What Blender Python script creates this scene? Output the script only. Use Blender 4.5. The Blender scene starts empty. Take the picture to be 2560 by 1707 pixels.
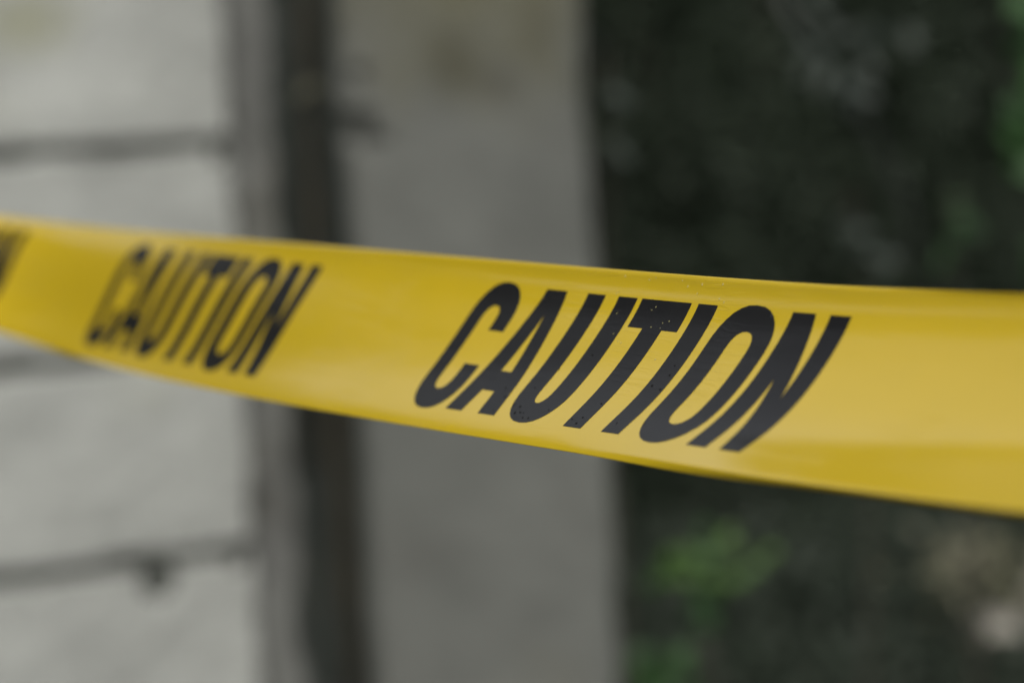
import bpy, bmesh, math, random
import numpy as np
from mathutils import Vector, Matrix
from mathutils.geometry import delaunay_2d_cdt
from mathutils import noise as mnoise

SC = bpy.context.scene
COL = SC.collection
R = math.radians

# ---------------------------------------------------------------- camera
CAM = Vector((0.0, 0.0, 1.1))
pit, rol = R(6.5), R(2.5)
fwd = Vector((0, math.cos(pit), -math.sin(pit)))
dn0 = Vector((0, -math.sin(pit), -math.cos(pit)))
rt0 = Vector((1, 0, 0))
rt = rt0 * math.cos(rol) + dn0 * math.sin(rol)
dn = dn0 * math.cos(rol) - rt0 * math.sin(rol)
cd = bpy.data.cameras.new('camera')
cam = bpy.data.objects.new('camera', cd)
COL.objects.link(cam)
cam.matrix_world = Matrix((
    (rt.x, -dn.x, -fwd.x, CAM.x),
    (rt.y, -dn.y, -fwd.y, CAM.y),
    (rt.z, -dn.z, -fwd.z, CAM.z),
    (0, 0, 0, 1)))
cd.sensor_width = 36.0
cd.lens = 84.375
cd.clip_start = 0.05
cd.clip_end = 400
cd.dof.use_dof = True
cd.dof.focus_distance = 0.805
cd.dof.aperture_fstop = 5.1
SC.camera = cam

# ---------------------------------------------------------------- light
SUN_EL, SUN_AZ = R(48), R(168)      # azimuth clockwise from +Y
w = bpy.data.worlds.new('World')
SC.world = w
w.use_nodes = True
nt = w.node_tree
bg = nt.nodes['Background']
sky = nt.nodes.new('ShaderNodeTexSky')
sky.sky_type = 'NISHITA'
sky.sun_disc = False
sky.sun_elevation = SUN_EL
sky.sun_rotation = SUN_AZ
sky.air_density = 1.0
sky.dust_density = 4.0
sky.ozone_density = 1.0
hs = nt.nodes.new('ShaderNodeHueSaturation')
hs.inputs['Saturation'].default_value = 0.22
nt.links.new(sky.outputs[0], hs.inputs['Color'])
nt.links.new(hs.outputs[0], bg.inputs['Color'])
bg.inputs['Strength'].default_value = 0.15

sl = bpy.data.lights.new('sun', 'SUN')
sl.energy = 1.05
sl.angle = R(50)
sl.color = (1.0, 0.97, 0.9)
so = bpy.data.objects.new('sun', sl)
COL.objects.link(so)
sd = Vector((math.sin(SUN_AZ) * math.cos(SUN_EL), math.cos(SUN_AZ) * math.cos(SUN_EL), math.sin(SUN_EL)))
so.rotation_euler = (-sd).to_track_quat('-Z', 'Y').to_euler()

SC.view_settings.view_transform = 'Standard'
SC.view_settings.look = 'None'
SC.view_settings.exposure = 0.0
SC.view_settings.gamma = 1.0
SC.view_settings.use_curve_mapping = False
SC.render.engine = 'CYCLES'
SC.cycles.max_bounces = 8
SC.cycles.use_denoising = True

# ---------------------------------------------------------------- helpers
def tag(o, label=None, cat=None, group=None, kind=None):
    if label: o['label'] = label
    if cat: o['category'] = cat
    if group: o['group'] = group
    if kind: o['kind'] = kind
    return o

def empty(name, loc):
    o = bpy.data.objects.new(name, None)
    COL.objects.link(o)
    o.location = loc
    o.empty_display_size = 0.05
    return o

def mesh_obj(name, V, F, mat, parent=None, smooth=False, uv=None):
    me = bpy.data.meshes.new(name)
    me.from_pydata([tuple(map(float, v)) for v in V], [], F)
    me.materials.append(mat)
    if uv is not None:
        l = me.uv_layers.new(name='UVMap')
        vi = np.empty(len(me.loops), dtype=np.int32)
        me.loops.foreach_get('vertex_index', vi)
        l.data.foreach_set('uv', np.asarray(uv, dtype=np.float32)[vi].ravel())
    if smooth:
        me.polygons.foreach_set('use_smooth', [True] * len(me.polygons))
    me.update()
    o = bpy.data.objects.new(name, me)
    COL.objects.link(o)
    if parent is not None:
        o.parent = parent
        o.matrix_parent_inverse = Matrix.Translation(-Vector(parent.location))
    return o

class NT:
    def __init__(s, name):
        s.m = bpy.data.materials.new(name)
        s.m.use_nodes = True
        s.t = s.m.node_tree
        s.b = s.t.nodes['Principled BSDF']
    def n(s, typ, **kw):
        x = s.t.nodes.new(typ)
        for k, v in kw.items():
            if k in x.inputs: x.inputs[k].default_value = v
            else: setattr(x, k, v)
        return x
    def l(s, a, b): s.t.links.new(a, b)
    def ramp(s, fac, stops):
        r = s.n('ShaderNodeValToRGB')
        e = r.color_ramp.elements
        while len(e) < len(stops): e.new(0.5)
        for q, (p, c) in zip(e, stops):
            q.position = p
            q.color = (*c, 1) if len(c) == 3 else c
        s.l(fac, r.inputs[0])
        return r.outputs[0]
    def noise(s, vec, scale, detail=4, rough=.55, dist=0.0):
        x = s.n('ShaderNodeTexNoise')
        x.inputs['Scale'].default_value = scale
        x.inputs['Detail'].default_value = detail
        x.inputs['Roughness'].default_value = rough
        x.inputs['Distortion'].default_value = dist
        if vec is not None: s.l(vec, x.inputs['Vector'])
        return x.outputs['Fac']
    def mix(s, fac, a, b, mode='MIX'):
        x = s.n('ShaderNodeMix', data_type='RGBA', blend_type=mode)
        for sock, val in ((x.inputs[0], fac), (x.inputs[6], a), (x.inputs[7], b)):
            if isinstance(val, (int, float)): sock.default_value = val
            elif isinstance(val, tuple): sock.default_value = (*val, 1)
            else: s.l(val, sock)
        return x.outputs[2]
    def bump(s, h, strength, dist):
        x = s.n('ShaderNodeBump')
        x.inputs['Strength'].default_value = strength
        x.inputs['Distance'].default_value = dist
        s.l(h, x.inputs['Height'])
        s.l(x.outputs[0], s.b.inputs['Normal'])
        return x

def coords(N):
    g = N.n('ShaderNodeNewGeometry')
    return g.outputs['Position']

def mr(N, v):
    r = N.n('ShaderNodeMapRange'); r.inputs[1].default_value = .9; r.inputs[2].default_value = 1.8; N.l(v, r.inputs[0])
    return r.outputs[0]

def stone_mat(name, base, stain, olive, rough=.9, scale=1.0, stain_amt=(.5, .75), olive_amt=(.55, .8), spots=()):
    N = NT(name)
    P = coords(N)
    a = N.noise(P, 9 * scale, 6, .6)
    b_ = N.noise(P, 4.2 * scale, 4, .65, .5)
    av = N.n('ShaderNodeMath', operation='MULTIPLY_ADD'); N.l(b_, av.inputs[0]); av.inputs[1].default_value = .6
    hf_ = N.n('ShaderNodeMath', operation='MULTIPLY'); N.l(a, hf_.inputs[0]); hf_.inputs[1].default_value = .4
    N.l(hf_.outputs[0], av.inputs[2])
    c = N.mix(N.ramp(av.outputs[0], [(.36, (0, 0, 0)), (.64, (1, 1, 1))]), tuple(x * .84 for x in base), tuple(min(1, x * 1.13) for x in base))
    s1 = N.noise(P, 3.3 * scale, 5, .6, .4)
    c = N.mix(N.ramp(s1, [(stain_amt[0], (0, 0, 0)), (stain_amt[1], (1, 1, 1))]), c, stain)
    mp = N.n('ShaderNodeMapping'); mp.inputs['Location'].default_value = (3.1, 7.7, 1.3); N.l(P, mp.inputs[0])
    s2 = N.noise(mp.outputs[0], 2.4 * scale, 4, .5, .3)
    c = N.mix(N.ramp(s2, [(olive_amt[0], (0, 0, 0)), (olive_amt[1], (1, 1, 1))]), c, olive)
    for (ctr, rad, colr, amt) in spots:
        # a stain of its own, fixed to the stone
        vd = N.n('ShaderNodeVectorMath', operation='SUBTRACT'); N.l(P, vd.inputs[0]); vd.inputs[1].default_value = ctr
        vs = N.n('ShaderNodeVectorMath', operation='DIVIDE'); N.l(vd.outputs[0], vs.inputs[0]); vs.inputs[1].default_value = rad
        ln = N.n('ShaderNodeVectorMath', operation='LENGTH'); N.l(vs.outputs[0], ln.inputs[0])
        ad = N.n('ShaderNodeMath', operation='MULTIPLY_ADD'); N.l(N.noise(P, 14, 5, .65), ad.inputs[0]); ad.inputs[1].default_value = 1.4; N.l(ln.outputs['Value'], ad.inputs[2])
        c = N.mix(N.ramp(mr(N, ad.outputs[0]), [(0, (amt,) * 3), (1, (0, 0, 0))]), c, colr)
    f = N.noise(P, 160, 4, .7)
    c = N.mix(.25, c, N.ramp(f, [(.3, (.25, .25, .25)), (.7, (.9, .9, .9))]), 'SOFT_LIGHT')
    N.l(c, N.b.inputs['Base Color'])
    N.b.inputs['Roughness'].default_value = rough
    N.b.inputs['Specular IOR Level'].default_value = .25
    N.bump(N.noise(P, 70, 6, .65), .5, .004)
    return N.m

M = {}
M['block'] = stone_mat('pale_limestone', (.36, .368, .34), (.30, .306, .282), (.29, .29, .20), stain_amt=(.5, .85), olive_amt=(.58, .85),
    spots=(((-.60, 3.08, 1.185), (.07, .3, .05), (.26, .26, .17), .8),))
M['mortar'] = stone_mat('dark_mortar', (.075, .08, .07), (.05, .05, .045), (.07, .07, .05))
M['strip'] = stone_mat('grey_render', (.165, .168, .155), (.10, .10, .095), (.12, .115, .09))
M['pillar'] = stone_mat('grey_concrete', (.133, .137, .123), (.112, .11, .098), (.118, .115, .09), stain_amt=(.5, .9),
    spots=(((-.03, 3.1, 1.24), (.22, .3, .21), (.112, .108, .068), .9), ((-.06, 3.1, 1.11), (.045, .3, .06), (.075, .072, .05), .8), ((.0, 3.1, 1.08), (.035, .3, .03), (.08, .077, .06), .8), ((.05, 3.1, 1.15), (.03, .3, .06), (.09, .086, .058), .7)))
M['backwall'] = stone_mat('mossy_dark_stone', (.12, .135, .118), (.05, .056, .048), (.11, .10, .075))
M['rock'] = stone_mat('pale_rock', (.42, .395, .34), (.28, .26, .2), (.12, .12, .08), scale=4)
M['soil'] = stone_mat('dark_soil', (.024, .025, .018), (.016, .017, .012), (.022, .03, .014), scale=2)

def bark(name, c1, c2):
    N = NT(name)
    P = coords(N)
    mp = N.n('ShaderNodeMapping'); mp.inputs['Scale'].default_value = (1, 1, .25); N.l(P, mp.inputs[0])
    a = N.noise(mp.outputs[0], 60, 5, .6)
    N.l(N.ramp(a, [(.3, c1), (.7, c2)]), N.b.inputs['Base Color'])
    N.b.inputs['Roughness'].default_value = .9
    N.bump(a, .8, .004)
    return N.m
M['bark'] = bark('brown_bark', (.035, .033, .024), (.085, .074, .05))
M['twig'] = bark('dark_twig', (.03, .028, .02), (.06, .055, .04))
M['grey_twig'] = bark('grey_twig', (.07, .08, .07), (.12, .13, .12))

def leaf_mat(name, c1, c2, rough=.55):
    N = NT(name)
    P = coords(N)
    a = N.noise(P, 14, 3, .6)
    N.l(N.ramp(a, [(.35, c1), (.65, c2)]), N.b.inputs['Base Color'])
    N.b.inputs['Roughness'].default_value = rough
    N.b.inputs['Specular IOR Level'].default_value = .3
    return N.m
M['leaf_dark'] = leaf_mat('dark_evergreen_leaf', (.029, .042, .026), (.040, .055, .034))
M['leaf_low'] = leaf_mat('dark_ground_leaf', (.020, .029, .018), (.030, .040, .026))
M['leaf_green'] = leaf_mat('bright_green_leaf', (.030, .078, .016), (.070, .130, .022))
M['leaf_deep'] = leaf_mat('deep_green_leaf', (.016, .052, .013), (.03, .085, .017))
M['leaf_grey'] = leaf_mat('grey_green_leaf', (.024, .034, .027), (.038, .048, .038))
M['leaf_dry'] = leaf_mat('dry_olive_leaf', (.13, .13, .075), (.24, .23, .16))

# tape plastics: yellow film and black ink share one gloss
def film(name, col, var, rough, spec, coat=0.0, crease=.15):
    N = NT(name)
    uv = N.n('ShaderNodeUVMap').outputs[0]
    a = N.noise(uv, 14, 3, .5)
    c = N.mix(N.ramp(a, [(.35, (0, 0, 0)), (.65, (1, 1, 1))]), col, var)
    N.l(c, N.b.inputs['Base Color'])
    N.b.inputs['Specular IOR Level'].default_value = spec
    r = N.n('ShaderNodeMapRange'); r.inputs[3].default_value = rough - .03; r.inputs[4].default_value = rough + .04
    N.l(N.noise(uv, 40, 4, .6), r.inputs[0]); N.l(r.outputs[0], N.b.inputs['Roughness'])
    mp = N.n('ShaderNodeMapping'); mp.inputs['Scale'].default_value = (.45, 1.6, 1); N.l(uv, mp.inputs[0])
    big = N.noise(mp.outputs[0], 22, 3, .5, .6)
    fine = N.noise(mp.outputs[0], 300, 3, .6)
    ad = N.n('ShaderNodeMath', operation='MULTIPLY_ADD'); N.l(fine, ad.inputs[0]); ad.inputs[1].default_value = .03; N.l(big, ad.inputs[2])
    # shallow stretch creases running along the film
    mc = N.n('ShaderNodeMapping'); mc.inputs['Scale'].default_value = (9, 150, 1); N.l(uv, mc.inputs[0])
    cr = N.ramp(N.noise(mc.outputs[0], 1, 3, .6, 1.2), [(.46, (0, 0, 0)), (.5, (1, 1, 1)), (.54, (0, 0, 0))])
    mk = N.ramp(N.noise(uv, 17, 2, .5), [(.5, (0, 0, 0)), (.62, (1, 1, 1))])
    cm = N.n('ShaderNodeMath', operation='MULTIPLY'); N.l(cr, cm.inputs[0]); N.l(mk, cm.inputs[1])
    ac = N.n('ShaderNodeMath', operation='MULTIPLY_ADD'); N.l(cm.outputs[0], ac.inputs[0]); ac.inputs[1].default_value = crease; N.l(ad.outputs[0], ac.inputs[2])
    N.bump(ac.outputs[0], .4, .0012)
    N.b.inputs['Coat Weight'].default_value = coat
    N.b.inputs['Coat Roughness'].default_value = rough
    N.b.inputs['Coat IOR'].default_value = 1.55
    return N.m
M['film'] = film('yellow_plastic_film', (.655, .458, .016), (.63, .445, .016), .14, .6, .9)
M['ink'] = film('black_ink', (.011, .011, .0115), (.015, .015, .015), .20, .32, 0.0, .05)
N = NT('water'); N.b.inputs['Base Color'].default_value = (1, 1, 1, 1); N.b.inputs['Transmission Weight'].default_value = 1
N.b.inputs['IOR'].default_value = 1.33; N.b.inputs['Roughness'].default_value = .02; M['water'] = N.m
N = NT('water_painted_glint'); N.b.inputs['Base Color'].default_value = (.70, .64, .25, 1); N.b.inputs['Roughness'].default_value = .1; N.b.inputs['Alpha'].default_value = .2; M['drop_glint'] = N.m  # bright glint of clear drops painted as a pale see-through colour
N = NT('grit'); N.b.inputs['Base Color'].default_value = (.012, .012, .012, 1); N.b.inputs['Roughness'].default_value = .8; N.b.inputs['Specular IOR Level'].default_value = .1; M['grit'] = N.m  # even near-black matte colour for the small dark specks

# ---------------------------------------------------------------- ground
def ground():
    xs = np.concatenate([np.linspace(-150, -6, 12), np.linspace(-5, 5, 90), np.linspace(6, 150, 12)])
    ys = np.concatenate([np.linspace(-150, -6, 12), np.linspace(-5, 8, 110), np.linspace(9, 150, 12)])
    V = [(x, y, .02 * mnoise.noise((x * 1.5, y * 1.5, 0)) + .008 * mnoise.noise((x * 9, y * 9, 3)) if abs(x) < 6 and -6 < y < 9 else 0) for y in ys for x in xs]
    n = len(xs)
    F = [(j * n + i, j * n + i + 1, (j + 1) * n + i + 1, (j + 1) * n + i) for j in range(len(ys) - 1) for i in range(n - 1)]
    o = mesh_obj('ground', V, F, M['soil'], smooth=True)
    tag(o, kind='structure')
ground()

# ---------------------------------------------------------------- masonry
def slab(name, mat, P0, ang, s0, s1, z0, z1, thick, hf, res, parent=None):
    """upright slab; its front face is a relief hf(s, z) measured outwards along the face normal"""
    u = np.array([math.cos(ang), math.sin(ang), 0]); n = np.array([math.sin(ang), -math.cos(ang), 0])
    S = np.linspace(s0, s1, max(2, int((s1 - s0) / res) + 1)); Z = np.linspace(z0, z1, max(2, int((z1 - z0) / res) + 1))
    V = []
    P0 = np.array(P0, float)
    for z in Z:
        for s in S:
            ds, h = hf(s, z)
            V.append(P0 + u * (s + ds) + n * h + np.array([0, 0, z]))
    nS, nZ = len(S), len(Z)
    F = [(j * nS + i, j * nS + i + 1, (j + 1) * nS + i + 1, (j + 1) * nS + i) for j in range(nZ - 1) for i in range(nS - 1)]
    ring = [i for i in range(nS)] + [j * nS + nS - 1 for j in range(1, nZ)] + [(nZ - 1) * nS + i for i in range(nS - 2, -1, -1)] + [j * nS for j in range(nZ - 2, 0, -1)]
    b0 = len(V)
    for k in ring:
        v = V[k]
        s = np.dot(v - P0, u)
        V.append(P0 + u * s - n * thick + np.array([0, 0, v[2]]))
    L = len(ring)
    for k in range(L):
        k2 = (k + 1) % L
        F.append((ring[k2], ring[k], b0 + k, b0 + k2))
    F.append(tuple(b0 + k for k in range(L)))
    return mesh_obj(name, V, F, mat, parent)

WA = R(27)
WP = (-.357, 3.2, 0)
PITCH, J0 = .2735, .4715
def ss(a, b, x):
    t = min(1, max(0, (x - a) / (b - a)))
    return t * t * (3 - 2 * t)
def wall_h(s, z):
    # horizontal joints every course, butt joints half a block apart
    k = (z - J0) / PITCH
    kr = round(k)
    wob = .004 * mnoise.noise((s * 9, kr * 5.1, 0)) + .002 * mnoise.noise((s * 40, kr, 2))
    dz = abs((k - kr) * PITCH - wob)
    course = math.floor(k)
    off = .62 if course % 2 else .86
    q = ((-s) - off) / .9
    dv = abs((q - round(q)) * .9)
    if (-s) < .3: dv = 1
    if s > -.05: dv = min(dv, 1)
    wj = .0085 + .0035 * mnoise.noise((s * 14, kr * 3.3, 5))
    groove = max(1 - ss(wj * .75, wj * 1.5, dz), 1 - ss(.008, .014, dv))
    # chipped corner under the lower joint, and a broken nick where two joints reach the end
    for (cs, cz, r, a) in ((-.137, .443, .034, 1), (-.020, 1.006, .017, .8), (-.010, .985, .012, .6), (-.022, .455, .022, .9), (-.30, .46, .02, .5)):
        d = math.hypot((s - cs) * 1.1, (z - cz)) + .006 * mnoise.noise((s * 60, z * 60, 1))
        if z < cz: d *= 1.05
        groove = max(groove, a * (1 - ss(r * .55, r * 1.1, d)))
    h = -.03 * groove
    h += .006 * mnoise.fractal((s * 6, z * 6, kr * 0), 1, 2, 4) + .0022 * mnoise.noise((s * 45, z * 45, 4))
    # arris worn back at the free end
    h -= .02 * ss(-.010, .0, s) ** 1.5
    ds = .006 * mnoise.noise((0, z * 11, 8)) * ss(-.1, 0, s)
    return ds, h
WALL_TOP = 1.98
wall = empty('stone_wall', (-.363, 3.2, 0))
tag(wall, 'pale grey wall of large stone blocks with dark mortar joints behind the tape', 'wall')
slab('block_facing', M['block'], WP, WA, -1.1, 0, -.05, WALL_TOP, .22, wall_h, .0065, wall)
u_ = (math.cos(WA), math.sin(WA)); n_ = (math.sin(WA), -math.cos(WA))
slab('mortar_joint', M['mortar'], (WP[0] - n_[0] * .016, WP[1] - n_[1] * .016, 0), WA, -1.08, -.012, -.04, WALL_TOP - .02, .19,
     lambda s, z: (0, .002 * mnoise.noise((s * 50, z * 50, 0))), .05, wall)
slab('coping', M['block'], (WP[0] + n_[0] * .03, WP[1] + n_[1] * .03, 0), WA, -1.12, .02, WALL_TOP + .003, WALL_TOP + .09, .28,
     lambda s, z: (0, .004 * mnoise.noise((s * 20, z * 20, 0))), .02, wall)

def strip_h(s, z):
    h = .012 * mnoise.fractal((s * 10, z * 7, 3), 1, 2, 4)
    ds = (.014 * mnoise.noise((2, z * 7, 1)) + .006 * mnoise.noise((2, z * 22, 1)))
    return ds, h
st = slab('render_strip', M['strip'], (-.372, 3.262, 0), R(6), 0, .062, -.05, WALL_TOP, .2, strip_h, .008)
st.name = 'door_jamb'
tag(st, 'narrow rough grey jamb between the block wall and the dark gap', 'jamb')

def gap_h(s, z): return 0, .02 * mnoise.fractal((s * 8, z * 5, 1), 1, 2, 4)
bw = slab('recess_wall', M['backwall'], (-.9, 3.52, 0), 0, 0, .98, -.05, WALL_TOP, .2, gap_h, .03)
tag(bw, 'dark mossy wall at the back of the gap beside the grey pillar', 'wall')

def pil_h(s, z):
    Wd = .327
    e = min(s, Wd - s)
    h = -.02 * (1 - ss(0, .022, e)) ** 2
    h += .004 * mnoise.fractal((s * 7, z * 5, 9), 1, 2, 4) + .001 * mnoise.noise((s * 60, z * 60, 9))
    for (cs, cz, r, a) in ((.018, 1.028, .030, .55), (.045, 1.012, .018, .25), (.03, 1.10, .012, .3)):
        d = math.hypot((s - cs) * .9, z - cz) + .006 * mnoise.noise((s * 50, z * 50, 1))
        h -= .055 * a * (1 - ss(r * .5, r, d))
    ds = (.005 * mnoise.noise((0, z * 9, 3)) + .002 * mnoise.noise((0, z * 35, 3))) * (1 - ss(0, .08, e))
    ds -= .017 * ss(.45, 1.2, z) * ss(.12, .32, s) + .009 * ss(.8, 1.2, z) * (1 - ss(0, .1, s))
    return ds, h
pil = empty('concrete_pillar', (-.04, 3.1, 0))
tag(pil, 'plain grey concrete pillar with chipped left edge between gap and foliage', 'pillar')
slab('pillar_shaft', M['pillar'], (-.205, 3.1, 0), 0, 0, .327, -.05, 2.6, .30, pil_h, .006, pil)
slab('pillar_cap', M['pillar'], (-.235, 3.07, 0), 0, 0, .387, 2.603, 2.68, .36, lambda s, z: (0, .003 * mnoise.noise((s * 20, z * 20, 0))), .02, pil)

# ---------------------------------------------------------------- plants
def tube(path, radii, sides=8):
    V, F = [], []
    path = [Vector(p) for p in path]
    for i, p in enumerate(path):
        d = (path[min(i + 1, len(path) - 1)] - path[max(i - 1, 0)]).normalized()
        a = d.orthogonal().normalized(); b = d.cross(a)
        for k in range(sides):
            t = 2 * math.pi * k / sides
            V.append(p + (a * math.cos(t) + b * math.sin(t)) * radii[i])
    for i in range(len(path) - 1):
        for k in range(sides):
            k2 = (k + 1) % sides
            F.append((i * sides + k, i * sides + k2, (i + 1) * sides + k2, (i + 1) * sides + k))
    F.append(tuple(range(sides))[::-1]); F.append(tuple((len(path) - 1) * sides + k for k in range(sides)))
    return V, F

def add_leaf(V, F, p, d, n, L, Wd):
    """pointed leaf folded along its midrib: base p, direction d, face normal n"""
    d = d.normalized(); n = (n - d * n.dot(d)).normalized(); s = d.cross(n)
    b = len(V)
    for (a, q, h) in ((0, 0, 0), (.28, .36, .05), (.6, .42, .03), (.28, -.36, .05), (.6, -.42, .03), (1, 0, -.14), (.3, 0, -.02), (.62, 0, -.05)):
        V.append(p + d * a * L + s * q * Wd + n * h * L)
    F += [(b, b + 6, b + 1), (b + 6, b + 7, b + 2, b + 1), (b + 7, b + 5, b + 2), (b, b + 3, b + 6), (b + 3, b + 4, b + 7, b + 6), (b + 4, b + 5, b + 7)]

def shrub(name, label, cat, base, size, count, leaf, mat, stem_mat, seed, group=None, lobes=14, stems=5):
    rnd = random.Random(seed)
    root = empty(name, base)
    tag(root, label, cat, group)
    B = Vector(base)
    sv, sf = [], []
    tips = []
    for k in range(stems):
        t = Vector((rnd.uniform(-.4, .4) * size[0], rnd.uniform(-.35, .35) * size[1], size[2] * rnd.uniform(.6, .95)))
        path = [B + Vector((0, 0, -.03)) + Vector((rnd.uniform(-.04, .04), rnd.uniform(-.04, .04), 0))]
        for q in range(1, 6):
            path.append(B + t * (q / 5) + Vector((rnd.uniform(-.03, .03), rnd.uniform(-.03, .03), 0)))
        v, f = tube(path, [.02 - .003 * i for i in range(6)], 6)
        o = len(sv); sv += v; sf += [tuple(i + o for i in q) for q in f]
    mesh_obj('stem', sv, sf, stem_mat, root)
    V, F = [], []
    def centre():
        while True:
            x, y, z = rnd.uniform(-1, 1), rnd.uniform(-1, 1), rnd.random()
            if x * x + y * y < 1 - .5 * max(0, z - .6): return Vector((x * .52 * size[0], y * .45 * size[1], size[2] * (.03 + .95 * z)))
    cl = [(centre(), rnd.uniform(.13, .26)) for _ in range(lobes)]
    for _ in range(count):
        c, r = rnd.choice(cl)
        dv = Vector((rnd.gauss(0, 1), rnd.gauss(0, 1), rnd.gauss(0, 1))).normalized()
        p = B + c + Vector((dv.x * size[0] * .5, dv.y * size[1] * .5, dv.z * size[2] * .4)) * r * rnd.uniform(.5, 1.15)
        if p.z < .02: p.z = rnd.uniform(.02, .2)
        d = (dv + Vector((rnd.gauss(0, .5), rnd.gauss(0, .5), rnd.gauss(-.2, .5)))).normalized()
        n = Vector((rnd.gauss(0, .5), rnd.gauss(-.2, .5), 1)).normalized()
        L = leaf * rnd.uniform(.7, 1.3)
        add_leaf(V, F, p, d, n, L, L * .5)
    mesh_obj('foliage', V, F, mat, root, smooth=True)
    return root

shrub('evergreen_shrub', 'tall dark evergreen shrub directly right of the grey pillar', 'shrub', (.50, 5.7, 0), (1.3, 1.0, 2.8), 60000, .027, M['leaf_dark'], M['twig'], 1, 'dark shrubs right of the pillar', 260)
shrub('evergreen_shrub', 'tall dark evergreen shrub at the right edge of the photo', 'shrub', (1.45, 6.0, 0), (1.5, 1.0, 2.8), 60000, .027, M['leaf_dark'], M['twig'], 2, 'dark shrubs right of the pillar', 260)
# mass of hedge further back that closes the view: cannot be counted
def hedge(label, x0, x1, y0, y1, top, count, seed):
    rnd = random.Random(seed)
    V, F = [], []
    for _ in range(count):
        p = Vector((rnd.uniform(x0, x1), min(y1, y0 + .35 * abs(rnd.gauss(0, 1))), rnd.uniform(0, top + .1)))
        add_leaf(V, F, p, Vector((rnd.gauss(0, 1), rnd.gauss(-.4, .7), rnd.gauss(-.3, .8))), Vector((rnd.gauss(0, .5), -.5, 1)), rnd.uniform(.08, .13), .055)
    for _ in range(count // 6):
        p = Vector((rnd.uniform(x0, x1), rnd.uniform(y0, y1), top + rnd.uniform(-.1, .12)))
        add_leaf(V, F, p, Vector((rnd.gauss(0, 1), rnd.gauss(0, 1), rnd.gauss(.3, .8))), Vector((rnd.gauss(0, .5), -.2, 1)), rnd.uniform(.08, .13), .055)
    b = len(V)
    ya, yb = y0 + .4, y1
    for z in (-.05, top - .1):
        for x, y in ((x0, ya), (x1, ya), (x1, yb), (x0, yb)): V.append(Vector((x, y, z)))
    F += [(b, b + 1, b + 5, b + 4), (b + 1, b + 2, b + 6, b + 5), (b + 2, b + 3, b + 7, b + 6), (b + 3, b, b + 4, b + 7), (b + 4, b + 5, b + 6, b + 7)]
    o = mesh_obj('hedge', V, F, M['leaf_dark'])
    tag(o, label, 'hedge', kind='stuff')
hedge('dark unlit hedge closing the view behind the shrubs', -1.2, 4.5, 6.8, 7.6, 5.6, 38000, 5)
def ground_cover():
    rnd = random.Random(9)
    V, F = [], []
    for _ in range(26000):
        x, y = rnd.uniform(.05, 2.1), rnd.uniform(3.75, 6.6)
        add_leaf(V, F, Vector((x, y, rnd.uniform(0, .10 + .06 * mnoise.noise((x * 3, y * 3, 0))))), Vector((rnd.gauss(0, 1), rnd.gauss(-.3, .8), rnd.gauss(.1, .5))), Vector((rnd.gauss(0, .6), rnd.gauss(-.3, .4), 1)), rnd.uniform(.025, .045), .024)
    tag(mesh_obj('ground_cover', V, F, M['leaf_low']), 'low dark green ground cover in front of the shrubs', 'ground cover', kind='stuff')
ground_cover()
hedge('unseen dark hedge added left behind the block wall to darken the tape reflection', -9.5, -1.05, 4.2, 5.0, 2.6, 28000, 6)  # added out of view so the left of the tape reflects dark leaves

shrub('sky_blocker_tree', 'unseen dark evergreen tree added nearest the block wall, blocking sky reflected in the tape', 'tree', (-4.95, 4.9, 0), (2.7, 2.2, 5.2), 20000, .13, M['leaf_dark'], M['twig'], 77, None, 60)  # added out of view to keep sky off the tape's upper half

shrub('sky_blocker_tree', 'unseen dark evergreen tree added farthest to the left, blocking sky reflected in the tape', 'tree', (-8.0, 4.7, 0), (3.6, 2.2, 5.6), 20000, .14, M['leaf_dark'], M['twig'], 78, None, 60)  # second unseen tree, added to cover pale sky in the tape's reflection

def sprig(name, label, cat, foot, tip, leaves, mat, stem_mat, seed, r0=.005, group=None):
    """one leaning stem from the ground with the leaves it carries: (point, direction, normal, length, width)"""
    rnd = random.Random(seed)
    root = empty(name, foot)
    tag(root, label, cat, group)
    a, b = Vector(foot), Vector(tip)
    path = [a + Vector((0, 0, -.02))]
    for q in range(1, 9):
        t = q / 8
        path.append(a.lerp(b, t) + Vector((math.sin(t * 5 + seed) * .012, math.cos(t * 4 + seed) * .012, math.sin(t * math.pi) * .03)))
    path[-1] = b
    v, f = tube(path, [r0 * (1 - .07 * i) for i in range(9)], 7)
    V, F = [], []
    pv, pf = list(v), list(f)
    for (p, d, n, L, Wd) in leaves:
        p = Vector(p)
        add_leaf(V, F, p, Vector(d), Vector(n), L, Wd)
        near = min(path, key=lambda q: (q - p).length)
        vv, ff = tube([near, (near + p) / 2 + Vector((0, 0, .004)), p], [.0016, .0014, .001], 5)
        o = len(pv); pv += vv; pf += [tuple(i + o for i in q) for q in ff]
    mesh_obj('foliage', V, F, mat, root, smooth=True)
    mesh_obj('stem', pv, pf, stem_mat, root)
    return root

def fan(c, spread, n, L, Wd, seed, dirv=(0, 0, 0), nrm=(0, -.6, 1)):
    rnd = random.Random(seed)
    out = []
    for _ in range(n):
        p = Vector(c) + Vector((rnd.gauss(0, spread[0]), rnd.gauss(0, spread[1]), rnd.gauss(0, spread[2])))
        d = Vector((rnd.gauss(0, .5) + dirv[0], rnd.gauss(0, .3) + dirv[1], rnd.gauss(0, .4) + dirv[2]))
        nn = Vector((rnd.gauss(0, .3) + nrm[0], rnd.gauss(0, .2) + nrm[1], nrm[2]))
        out.append((p, d, nn, L * rnd.uniform(.8, 1.2), Wd * rnd.uniform(.8, 1.2)))
    return out

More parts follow.
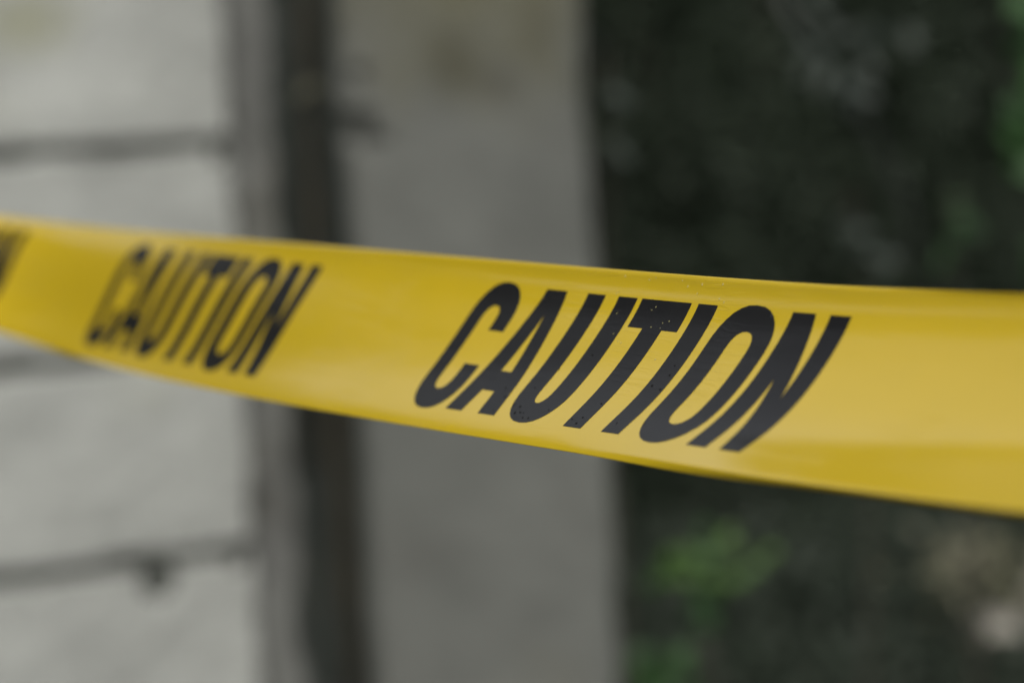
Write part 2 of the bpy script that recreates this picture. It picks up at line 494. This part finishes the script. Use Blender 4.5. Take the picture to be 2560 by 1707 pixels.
G = 'young plants growing in front of the dark shrubs'
sprig('young_plant', 'bright green plant below the word, right of the grey pillar', 'plant', (.27, 3.36, 0), (.265, 3.33, .41),
      fan((.250, 3.28, .405), (.034, .02, .014), 22, .034, .018, 11, (.55, 0, .12), (0, -1.0, .8)) +
      fan((.225, 3.30, .385), (.012, .015, .012), 3, .045, .035, 12, (-.3, 0, -.2), (0, -.8, .6)), M['leaf_green'], M['twig'], 1, group=G)
sprig('young_plant', 'deep green stem of leaves hanging under the bright leaves', 'plant', (.25, 3.40, 0), (.27, 3.38, .39),
      fan((.258, 3.33, .345), (.016, .015, .03), 12, .032, .032, 13, (.2, 0, -.6), (.2, -1, .5)), M['leaf_deep'], M['twig'], 2, group=G)
sprig('young_plant', 'low green plant at the foot of the pillar, lower edge of the photo', 'plant', (.17, 3.34, 0), (.18, 3.3, .27),
      fan((.180, 3.26, .262), (.028, .02, .018), 18, .034, .036, 14, (.1, 0, .1), (0, -1, .7)), M['leaf_deep'], M['twig'], 3, group=G)
sprig('young_plant', 'tall green plant with large leaves at the upper right edge', 'plant', (.80, 3.46, 0), (.755, 3.44, 1.2),
      fan((.765, 3.40, 1.03), (.020, .02, .06), 22, .055, .05, 15, (-.3, 0, -.3), (-.3, -1, .5)) +
      fan((.785, 3.40, .83), (.015, .02, .03), 5, .07, .035, 16, (-.3, 0, -.3), (-.2, -1, .5)), M['leaf_deep'], M['twig'], 4, .007, group=G)
sprig('young_plant', 'thin grey green plant just above the tape over the last letters', 'plant', (.53, 3.58, 0), (.515, 3.55, .90),
      fan((.51, 3.50, .845), (.012, .015, .030), 8, .045, .024, 17, (.1, 0, -.5), (.1, -1, .6)), M['leaf_grey'], M['twig'], 5, group=G)
sprig('young_plant', 'dim green plant above the tape near the right edge', 'plant', (.69, 3.60, 0), (.665, 3.56, .89),
      fan((.670, 3.52, .85), (.022, .015, .02), 7, .035, .018, 18, (.0, 0, -.3), (.1, -.8, .4)), M['leaf_deep'], M['twig'], 6, group=G)
def branch():
    root = empty('bare_branch', (.86, 4.6, 0))
    tag(root, 'thin grey branch slanting across the dark foliage at top', 'branch')
    path = [Vector(p) for p in ((.86, 4.6, -.02), (.80, 4.4, .5), (.68, 4.1, .85), (.55, 3.7, 1.01), (.48, 3.62, 1.09), (.43, 3.62, 1.17), (.40, 3.62, 1.26), (.38, 3.62, 1.4))]
    v, f = tube(path, [.005, .005, .005, .006, .006, .006, .006, .005], 8)
    mesh_obj('stem', v, f, M['grey_twig'], root)
    V, F = [], []
    for (p, d, n, L, Wd) in fan((.495, 3.58, 1.06), (.012, .01, .012), 6, .05, .03, 21, (.2, 0, -.5), (0, -1, .6)) + \
                             fan((.44, 3.58, 1.14), (.015, .01, .018), 5, .05, .022, 22, (.4, 0, -.6), (0, -1, .7)) + \
                             fan((.545, 3.60, 1.13), (.03, .01, .02), 7, .05, .03, 23, (.2, 0, -.3), (0, -1, .7)):
        add_leaf(V, F, Vector(p), Vector(d), Vector(n), L, Wd)
    mesh_obj('foliage', V, F, M['leaf_grey'], root, smooth=True)
branch()

# creeper growing out of the pillar's right arris
sprig('creeper', 'small grey leaved creeper on the right edge of the pillar, upper part', 'creeper', (.135, 3.16, 0), (.14, 3.14, 1.12),
      fan((.134, 3.12, 1.09), (.004, .01, .025), 4, .03, .02, 31, (.5, 0, -.2), (.4, -1, .5)) +
      fan((.134, 3.12, .99), (.004, .01, .02), 3, .028, .018, 32, (.5, 0, -.2), (.4, -1, .5)), M['leaf_grey'], M['twig'], 8, .004)

# woody stem climbing in the gap
def climber():
    root = empty('vine', (-.25, 3.33, 0))
    tag(root, 'brown woody vine stem climbing the dark gap left of the pillar', 'vine')
    path, rr = [], []
    for i in range(30):
        z = -.03 + i * .085
        path.append(Vector((-.252 + .010 * math.sin(z * 5) - .006 * z, 3.33 + .01 * math.cos(z * 7), z)))
        rr.append(.013 + .003 * math.sin(z * 17) - .002 * z)
    v, f = tube(path, rr, 9)
    mesh_obj('stem', v, f, M['bark'], root)
    V, F = [], []
    for (p, d, n, L, Wd) in fan((-.262, 3.30, 1.07), (.006, .01, .02), 2, .022, .012, 41, (0, 0, -.4), (0, -1, .5)):
        add_leaf(V, F, Vector(p), Vector(d), Vector(n), L, Wd)
    mesh_obj('foliage', V, F, M['leaf_dry'], root, smooth=True)
climber()

# pale rock and dry plants at lower right
def rock(name, label, c, size, seed, mat):
    bm = bmesh.new()
    bmesh.ops.create_icosphere(bm, subdivisions=4, radius=1)
    for v in bm.verts:
        k = 1 + .22 * mnoise.fractal(v.co * 1.3 + Vector((seed, 0, 0)), 1, 2, 5)
        v.co = Vector((v.co.x * size[0] * k + c[0], v.co.y * size[1] * k + c[1], v.co.z * size[2] * k + c[2]))
    me = bpy.data.meshes.new(name); bm.to_mesh(me); bm.free()
    me.materials.append(mat)
    o = bpy.data.objects.new(name, me); COL.objects.link(o)
    tag(o, label, 'rock')
rock('rock', 'small pale beige rock on the ground under the dry weed, lower right', (.842, 4.2, .045), (.05, .05, .06), 3, M['rock'])
rock('rock', 'larger pale rock cut by the right edge of the photo', (1.0, 4.3, .08), (.085, .07, .13), 8, M['rock'])
sprig('dry_plant', 'dry olive weed standing over the pale rock, lower right', 'plant', (.80, 4.18, 0), (.80, 4.16, .22),
      fan((.80, 4.12, .185), (.05, .02, .04), 75, .045, .012, 51, (0, 0, .3), (0, -1, .6)), M['leaf_dry'], M['twig'], 9)

# ---------------------------------------------------------------- the tape
TW = .0762
TH = [1.01164, 0.0418, 0.26763, -0.00983, -0.27174]
EP = [0.07145, -0.02001, -0.08131, -0.07135]
PH = np.array([[0.68875, 0.20123, 0.17855, 0.04853, -0.58308], [0.29592, 0.74486, 0.05361, -0.63168, -0.49942], [-0.15002, 0.12116, 0.55457, -0.46624, 0.00182], [-0.16477, -0.49687, -0.04943, 0.1643, 0.05444]])
O0 = np.array([0.10526, -0.0171, 0.73513])
O0[0] = (2139.058 - 1280) / 6000 * 0.7351310; O0[1] = (713.9687 - 853.5) / 6000 * 0.7351310
UMIN, UMAX = -2.428, .75
NU = 1272
NVv = 61
tu = np.linspace(UMIN, UMAX, NU)
vr = np.linspace(0, 1, NVv)
tv = vr + .0  # evenly spaced; lips handled by extra rows
tv = np.unique(np.concatenate([vr, np.linspace(0, .04, 9), np.linspace(.955, 1, 10)]))
NVv = len(tv)
us = np.clip(tu, -.76, .2)
s_ = (us + .15) / .5
th = sum(TH[k] * s_ ** k for k in range(5)); ep = sum(EP[k] * s_ ** k for k in range(4))
far = np.clip((-.77 - tu) / .35, 0, 1); far = far * far * (3 - 2 * far)     # beyond the left edge it runs straight to the wall
th = th * (1 - far) + 1.06 * far; ep = ep * (1 - far) + .04 * far
t = np.stack([np.cos(th) * np.cos(ep), np.sin(ep), -np.sin(th) * np.cos(ep)], -1)
du = tu[1] - tu[0]
E0 = np.concatenate([[np.zeros(3)], np.cumsum((t[1:] + t[:-1]) / 2 * du, 0)])
e0 = np.array([np.interp(0, tu, E0[:, k]) for k in range(3)])
E0 = E0 - e0 + O0
down = np.array([0, 1., 0])
cdn = down - (t @ down)[:, None] * t; cdn /= np.linalg.norm(cdn, axis=1)[:, None]
cn = np.cross(t, cdn)
if cn[:, 2].mean() > 0: cn = -cn
def phi(sv, v):
    x = 2 * v - 1
    return sum(PH[i, j] * sv ** i * x ** j for i in range(4) for j in range(5))
P_ = phi(s_[:, None], tv[None, :]) * (1 - far)[:, None] + .45 * far[:, None]
def sm(a, b, x):
    q = np.clip((x - a) / (b - a), 0, 1); return q * q * (3 - 2 * q)
# edge lips: top edge rolled back, lower edge rolled under towards the right end
lipT = (1 - sm(.0, .030, tv))[None, :] * (R(34) * (1 - sm(-.02, .06, us)) - R(30) * sm(.0, .09, us))[:, None]
lipB = sm(.960, .980, tv)[None, :] * (-R(85) * sm(-.085, .07, us))[:, None]
# a soft fold along the lower right, and a flatter lower edge at the far left; the film is drawn out to suit
wf = (sm(.68, .84, tv) * (1 - sm(.955, .975, tv)))[None, :] * sm(-.10, .03, us)[:, None]
wl = sm(.72, .95, tv)[None, :] * (1 - sm(-.62, -.38, us))[:, None]
fold = (R(61) - P_) * wf + (R(33) - P_) * wl
P2 = P_ + lipT + lipB + fold
def integ(Pm):
    c = np.cos(Pm)[..., None] * cdn[:, None] + np.sin(Pm)[..., None] * cn[:, None]
    # film stretched along its lower edge, where it folds
    dv = (tv[1:] - tv[:-1])[None, :] * TW * (1 + strch[:, 1:])
    return np.concatenate([np.zeros((NU, 1, 3)), np.cumsum((c[:, 1:] + c[:, :-1]) / 2 * dv[..., None], 1)], 1)
strch = np.zeros((NU, NVv)); A_ = integ(P_)
strch = np.where(wf + wl > 0, np.cos(P_) / np.maximum(.3, np.cos(P_ + fold)) - 1, 0); B_ = integ(P2)
mid = NVv // 2
S_cam = E0[:, None] + B_ + (A_[:, mid] - B_[:, mid])[:, None]
basis = np.array([list(rt), list(dn), list(fwd)])
S_w = S_cam @ basis + np.array(list(CAM))
dU = np.gradient(S_w, axis=0); dV = np.gradient(S_w, axis=1)
NR = np.cross(dV, dU); NR /= np.linalg.norm(NR, axis=-1)[..., None]
if np.mean(((np.array(list(CAM)) - S_w) * NR).sum(-1)[300:800]) < 0: NR = -NR

def on_tape(u, v, off=0.0):
    a = (np.asarray(u) - UMIN) / du; a = np.clip(a, 0, NU - 1.001)
    b = np.interp(v, tv, np.arange(NVv)); b = np.clip(b, 0, NVv - 1.001)
    i = a.astype(int); j = b.astype(int); f = (a - i)[:, None]; g = (b - j)[:, None]
    def bl(X): return X[i, j] * (1 - f) * (1 - g) + X[i + 1, j] * f * (1 - g) + X[i, j + 1] * (1 - f) * g + X[i + 1, j + 1] * f * g
    n = bl(NR)
    return bl(S_w) + n * off, n

tape_loc = Vector(S_w[np.argmin(abs(tu + .15)), mid])
tape = empty('caution_tape', tape_loc)
tag(tape, 'glossy yellow plastic barrier tape printed CAUTION, stretched across the foreground', 'tape')
V = [tuple(x) for x in S_w.reshape(-1, 3)]
nb = len(V)
V += [tuple(x) for x in (S_w - NR * .00012).reshape(-1, 3)]
F = []
for i in range(NU - 1):
    for j in range(NVv - 1):
        a = i * NVv + j
        F.append((a, a + 1, a + NVv + 1, a + NVv))
        F.append((nb + a, nb + a + NVv, nb + a + NVv + 1, nb + a + 1))
for i in range(NU - 1):
    a, b = i * NVv, i * NVv + NVv - 1
    F.append((a, a + NVv, nb + a + NVv, nb + a)); F.append((b, nb + b, nb + b + NVv, b + NVv))
for j in range(NVv - 1):
    a, b = j, (NU - 1) * NVv + j
    F.append((a, nb + a, nb + a + 1, a + 1)); F.append((b, b + 1, nb + b + 1, nb + b))
uvs = np.stack(np.meshgrid(tu, tv * TW, indexing='ij'), -1).reshape(-1, 2)
ribbon = mesh_obj('plastic_ribbon', V, F, M['film'], tape, smooth=True, uv=np.concatenate([uvs, uvs]))

# lettering: flat outlines in mm (x along the tape, y down from its upper edge)
def arc(cx, cy, rx, ry, a0, a1, n=14, p=2.3):
    out = []
    for k in range(n + 1):
        a = R(a0 + (a1 - a0) * k / n); c, s = math.cos(a), math.sin(a)
        out.append((cx + rx * math.copysign(abs(c) ** (2 / p), c), cy + ry * math.copysign(abs(s) ** (2 / p), s)))
    return out
T0, B0, OT, OB = 9.9, 65.9, 8.6, 67.2
def glyphs():
    g = []
    # C (angles: 0 right, 90 down, as y grows downwards)
    ox = (-127.2 - 97.2) / 2; rx = 15.0
    out = [(-97.2, 29.6)] + arc(ox, 24.5, rx, 24.5 - OT, 0, -180) + arc(ox, 51.0, rx, OB - 51.0, 180, 0) + [(-97.2, 45.0)]
    out += [(-107.6, 45.0)] + arc(ox - .3, 51.0, 5.0, 6.6, 0, 180, 10) + arc(ox - .3, 25.0, 5.0, 6.2, -180, 0, 10) + [(-107.6, 29.6)]
    g.append(([out], []))
    g.append(([[(-85.0, T0), (-71.6, T0), (-61.4, B0), (-73.0, B0), (-74.5, 55.3), (-82.8, 55.3), (-84.7, B0), (-96.2, B0)]],
              [[(-78.1, 20.6), (-74.0, 45.9), (-80.9, 45.9), (-78.9, 26.0)][:3]]))
    cx = -42.9
    U = [(-58.2, T0), (-47.0, T0), (-47.0, 50.0)] + arc(-43.0, 50.5, 4.0, 7.1, 180, 0, 10)[1:] + [(-38.9, T0), (-27.4, T0)] + arc(-42.8, 50.5, 15.4, OB - 50.5, 0, 180)
    g.append(([U], []))
    g.append(([[(-24.6, T0), (4.5, T0), (4.5, 21.2), (-4.4, 21.2), (-4.4, B0), (-15.7, B0), (-15.7, 21.2), (-24.6, 21.2)]], []))
    g.append(([[(8.4, T0), (19.3, T0), (19.3, B0), (8.4, B0)]], []))
    oc = 40.2
    g.append(([arc(oc, 25.5, 16.1, 25.5 - OT, 0, -180) + arc(oc, 50.5, 16.1, OB - 50.5, 180, 0)],
              [arc(41.1, 25.5, 5.9, 7.2, 0, -180, 10) + arc(41.1, 50.5, 5.9, 7.6, 180, 0, 10)]))
    g.append(([[(59.8, T0), (71.6, T0), (79.9, 41.3), (78.9, T0), (89.4, T0), (89.4, B0), (78.4, B0), (69.9, 34.6), (70.8, B0), (59.8, B0)]], []))
    return g
GL = glyphs()
def densify(poly, step=1.5):
    out = []
    for k in range(len(poly)):
        a, b = poly[k], poly[(k + 1) % len(poly)]
        L = math.hypot(b[0] - a[0], b[1] - a[1])
        if L < 1e-4: continue
        n = max(1, int(L / step))
        for q in range(n): out.append((a[0] + (b[0] - a[0]) * q / n, a[1] + (b[1] - a[1]) * q / n))
    return out
def inside(p, poly):
    c = False; x, y = p; j = len(poly) - 1
    for i in range(len(poly)):
        xi, yi = poly[i]; xj, yj = poly[j]
        if (yi > y) != (yj > y) and x < (xj - xi) * (y - yi) / (yj - yi) + xi: c = not c
        j = i
    return c
LV, LF = [], []
for outs, holes in GL:
    outs = [densify(o) for o in outs]; holes = [densify(h) for h in holes]
    pts, edges = [], []
    for poly in outs + holes:
        b = len(pts)
        pts += poly
        edges += [(b + k, b + (k + 1) % len(poly)) for k in range(len(poly))]
    xs = [p[0] for p in pts]; 
    for gx in np.arange(min(xs) + .7, max(xs), 1.6):
        for gy in np.arange(9.4, 67, 1.6):
            p = (float(gx), float(gy))
            if any(inside(p, o) for o in outs) and not any(inside(p, h) for h in holes): pts.append(p)
    vs, es, fs, *_ = delaunay_2d_cdt([Vector(p) for p in pts], edges, [], 0, 1e-5)
    b = len(LV)
    LV += [(v.x, v.y) for v in vs]
    for f in fs:
        c = (sum(vs[k].x for k in f) / len(f), sum(vs[k].y for k in f) / len(f))
        if any(inside(c, o) for o in outs) and not any(inside(c, h) for h in holes):
            LF.append(tuple(b + k for k in f))
LV = np.array(LV)
PERIOD = .3517602
def word(k):
    u = (LV[:, 0] - 87.45) / 1000 + k * PERIOD
    v = (9.83 + (LV[:, 1] - 9.9) * (56.72 / 56.0)) / 76.2
    X, n = on_tape(u, v, .00007)
    Fs = []
    for f in LF:
        a, b_, c = (X[f[0]], X[f[1]], X[f[2]])
        Fs.append(f if np.dot(np.cross(b_ - a, c - a), n[f[0]]) > 0 else tuple(reversed(f)))
    mesh_obj('printed_word', X, Fs, M['ink'], tape, smooth=True, uv=np.stack([u, v * TW], -1))
for k in (-6, -5, -4, -3, -2, -1, 0, 1): word(k)

# ---------------------------------------------------------------- water droplets and dark specks lying on the film
def droplet_proto():
    bm = bmesh.new()
    bmesh.ops.create_icosphere(bm, subdivisions=3, radius=1)
    r = bmesh.ops.bisect_plane(bm, geom=bm.verts[:] + bm.edges[:] + bm.faces[:], plane_co=(0, 0, 0), plane_no=(0, 0, -1), clear_outer=True)
    bmesh.ops.holes_fill(bm, edges=[e for e in bm.edges if e.is_boundary])
    for v in bm.verts: v.co.z *= .6
    for f in bm.faces: f.smooth = True
    me = bpy.data.meshes.new('water_droplet'); bm.to_mesh(me); bm.free(); me.materials.append(M['water'])
    return me
DROP = droplet_proto()
DROP.materials[0] = M['drop_glint']
SPECK = DROP.copy(); SPECK.name = 'dark_speck'; SPECK.materials[0] = M['grit']
# (u, v, radius in mm) on the tape
DROPS = {'pale water droplet on the upper part of the black letters U and T': [(-0.10213, 0.1638, 0.3), (-0.10358, 0.1809, 0.28), (-0.12252, 0.2174, 0.28),
                                                                        (-0.09058, 0.2278, 0.28), (-0.0935, 0.2406, 0.25), (-0.09861, 0.2677, 0.3),
                                                                        (-0.11746, 0.3242, 0.26), (-0.09338, 0.2679, 0.2)],
 'pale water droplet on the yellow film near the upper edge of the tape': [(-0.12626, 0.0299, 0.42), (-0.11141, 0.0387, 0.34),
                                                                            (-0.10767, 0.0261, 0.3), (-0.09204, 0.03, 0.32), (-0.08824, 0.0543, 0.4),
                                                                            (-0.08041, 0.0399, 0.45), (-0.06888, 0.0317, 0.45),
                                                                            (-0.08187, 0.0829, 0.38), (-0.06873, 0.0981, 0.36),
                                                                            (-0.06559, 0.1118, 0.4), (-0.12739, 0.1075, 0.3), (-0.12855, 0.1161, 0.3),
                                                                            (-0.1098, 0.3671, 0.35), (-0.08461, 0.4317, 0.38),
                                                                            (-0.11206, 0.3615, 0.25)],
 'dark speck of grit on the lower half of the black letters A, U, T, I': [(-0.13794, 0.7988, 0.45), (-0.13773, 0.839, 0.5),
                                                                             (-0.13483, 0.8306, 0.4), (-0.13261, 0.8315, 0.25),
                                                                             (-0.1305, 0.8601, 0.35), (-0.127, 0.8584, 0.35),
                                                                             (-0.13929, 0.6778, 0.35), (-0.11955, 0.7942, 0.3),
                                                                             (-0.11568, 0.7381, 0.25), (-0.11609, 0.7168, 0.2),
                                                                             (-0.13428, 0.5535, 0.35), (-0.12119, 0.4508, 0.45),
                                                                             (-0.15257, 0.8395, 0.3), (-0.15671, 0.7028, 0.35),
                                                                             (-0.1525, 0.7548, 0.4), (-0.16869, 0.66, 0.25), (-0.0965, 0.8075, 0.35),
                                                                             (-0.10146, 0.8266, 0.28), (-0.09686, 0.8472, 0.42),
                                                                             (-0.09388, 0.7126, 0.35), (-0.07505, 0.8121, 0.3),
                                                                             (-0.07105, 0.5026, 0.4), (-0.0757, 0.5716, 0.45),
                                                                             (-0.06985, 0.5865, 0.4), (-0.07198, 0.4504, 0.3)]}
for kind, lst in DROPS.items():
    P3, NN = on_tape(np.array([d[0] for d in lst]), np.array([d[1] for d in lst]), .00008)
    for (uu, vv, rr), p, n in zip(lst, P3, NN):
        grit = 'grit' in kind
        o = bpy.data.objects.new('dark_speck' if grit else 'water_droplet', SPECK if grit else DROP); COL.objects.link(o)
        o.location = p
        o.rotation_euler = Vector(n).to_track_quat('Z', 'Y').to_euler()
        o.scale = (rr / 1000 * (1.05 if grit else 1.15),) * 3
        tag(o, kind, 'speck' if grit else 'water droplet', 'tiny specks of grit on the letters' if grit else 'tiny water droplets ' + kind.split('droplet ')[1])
